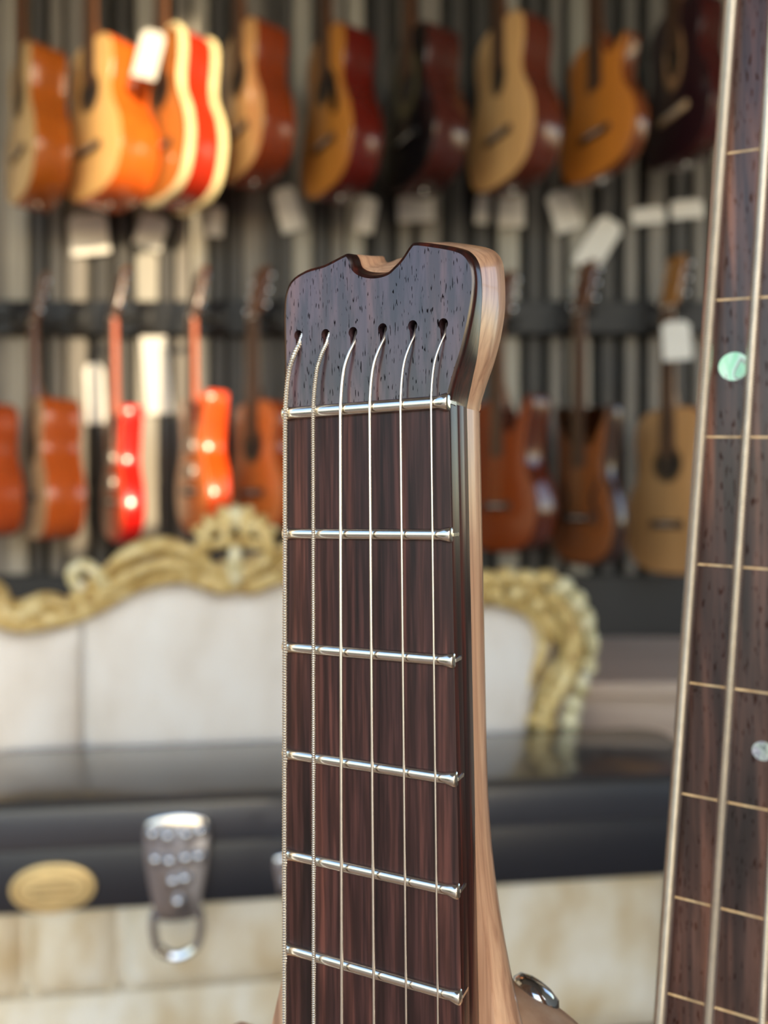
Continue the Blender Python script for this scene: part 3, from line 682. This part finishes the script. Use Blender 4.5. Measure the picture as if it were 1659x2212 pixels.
# bass neck
PS = .0544; cb, sb = math.cos(PS), math.sin(PS); BW = -8.65
def J(u, v, w): return I(124.19 + cb * u - sb * v, -335.53 + sb * u + cb * v, BW + w)
bl = lambda v: 10.6 + .0157 * v
br = lambda v: 9.2 + .0157 * v
rings = []
for v in [2 + 52 * k for k in range(13)]:
    a, b = -bl(v) + .8, br(v) - .8; m_, h = (a + b) / 2, (b - a) / 2
    rings.append([J(m_ + h * math.cos(q), v, 6 + 17 * math.sin(q)) for q in [math.pi * k / 10 for k in range(11)]])
bass = mk('bass_neck', *loft(rings), 'neck_wood', gt); bass['label'] = 'second neck with lined fretless rosewood board'
rings = []
for v in (0, 160, 320, 480, 660):
    a, b = -bl(v), br(v)
    rings.append([J(u, v, w) for u, w in ((a, 6), (a, .7), (a + .2, .25), (a + .8, 0), (b - .8, 0), (b - .2, .25), (b, .7), (b, 6))])
bf = mk('fingerboard', *loft(rings), 'rosewood_bass', bass, True, 30)
for k in range(1, 20):
    v = 864 * (1 - 2 ** (-k / 12)); a, b = -bl(v), br(v)
    mk('fret_line', *loft([[J(u, v + dv, w) for dv, w in ((-.25, .25), (-.25, -.04), (.25, -.04), (.25, .25))] for u in (a + .7, b - .7)]), 'maple_line', bass, False)
    mk('side_line', *loft([[J(a - .03, v + dv, w) for dv, w in ((-.25, .9), (.25, .9), (.25, 4), (-.25, 4))], [J(a + .3, v + dv, w) for dv, w in ((-.25, .9), (.25, .9), (.25, 4), (-.25, 4))]]), 'maple_line', bass, False)
def dot(u, v, r, mat):
    mk('inlay', *loft([[J(u + r * math.cos(a), v + r * math.sin(a), w) for a in [2 * math.pi * q / 28 for q in range(28)]] for w in (.4, -.05)]), mat, bass, False)
dot(-8.6, 334.6, 3.15, 'abalone_green'); dot(1.3, 419.2, 2.15, 'abalone_grey')
for v in (136.9, 200, 258 - 24): dot(-8.6 + 8, v, 3.0, 'abalone_grey')
for (ua, sl, d) in ((-8.4, -.0172, 2.55), (-1.9, -.0098, 2.05), (2.9, .0022, 1.6), (7.6, .0145, 1.15)):
    Q, rad = wound([Vector((ua, 0, -1.2 - d / 2)), Vector((ua + sl * 660, 660, -3.2 - d / 2))], d, .7)
    mk('string', *tube([J(*q) for q in Q], [r / 1000 for r in rad], 8), 'string', bass, True, 30)
bh = crom([(-16, 0, 0), (-30, -40, 0), (-28, -110, 0), (-22, -190, 0), (-5, -205, 0), (14, -190, 0), (22, -110, 0), (24, -40, 0), (14, 0, 0)], 4)
mk('headstock', *loft([[J(p.x, p.y, w) for p in bh] for w in (2, 16)]), 'neck_wood', bass, True, 40)
for k in range(4):
    v = -35 - 42 * k
    mk('tuner', *join([tube([J(0, v, 4), J(0, v, -12)], .005, 10), tube([J(-20, v, 12), J(-48, v, 12)], .004, 8), ellipsoid(J(-56, v, 12), (.014, .004, .011), 10, 6)]), 'chrome', bass)
# body with two shoulders
bo = [(-64, 232), (-54, 222), (-38, 205), (-16, 190), (6, 182), (20, 180.3), (31, 181.5), (37.5, 183.3), (45, 186.4), (53, 191), (64, 200), (80, 213), (100, 222), (120, 232), (142, 228), (168, 222), (196, 240), (205, 300), (190, 380), (182, 450), (206, 540), (196, 630), (120, 690), (20, 700), (-90, 680), (-158, 610), (-160, 530), (-120, 440), (-112, 380), (-132, 320), (-118, 262), (-80, 226)]
oo = [(p.x, p.y) for p in crom([(a, b, 0) for a, b in bo], 3, True)]
rings = []
for ins, w in ((9, 14), (4, 14.8), (1.2, 17), (0, 21), (0, 40), (2, 46), (8, 50)):
    q = inset2(oo, ins) if ins else oo; rings.append([I(u, min(v, 700), w) for u, v in q])
body = mk('body', *loft(rings), 'body_wood', gt, True, 40)
btn = lathe([(.0035, -.004), (.0035, .004), (.0045, .006), (.0068, .0075), (.0072, .0095), (.006, .0115), (.003, .0125), (.0005, .0127)], 24)
mk('strap_button', *xf(btn, Matrix.Translation(I(33, 194.5, 41)) @ Vector((.36, .55, .75)).to_track_quat('Z', 'Y').to_matrix().to_4x4() @ Matrix.Scale(1.15, 4)), 'chrome', body, True, 85)
mk('guitar_bridge', *join([loft([[I(u, v, w) for u, v in ((-40, 640), (40, 640), (40, 665), (-40, 665))] for w in (14.2, 4)])]), 'nickel', body, False)
mk('bass_bridge', *loft([[J(u, v, w) for u, v in ((-24, 858), (24, 858), (24, 895), (-24, 895))] for w in (23.2, 6)]), 'nickel', body, False)
# stool carrying the instrument (below the picture)
zt = min((gt.matrix_basis @ v.co).z for v in body.data.vertices)
sx, sy = base.x, base.y
stool = empty('wooden_stool', (sx, sy + .02, 0))
mk('stool_seat', *box(-.24, .24, -.16, .16, zt - .035, zt - .0005, .006), 'bench', stool)
for a in (-1, 1):
    for b in (-1, 1): mk('leg', *tube([(a * .19, b * .12, zt - .03), (a * .215, b * .14, 0)], .016, 10), 'bench', stool)
tag(stool, 'plain brown wooden stool under the double neck guitar', 'stool')
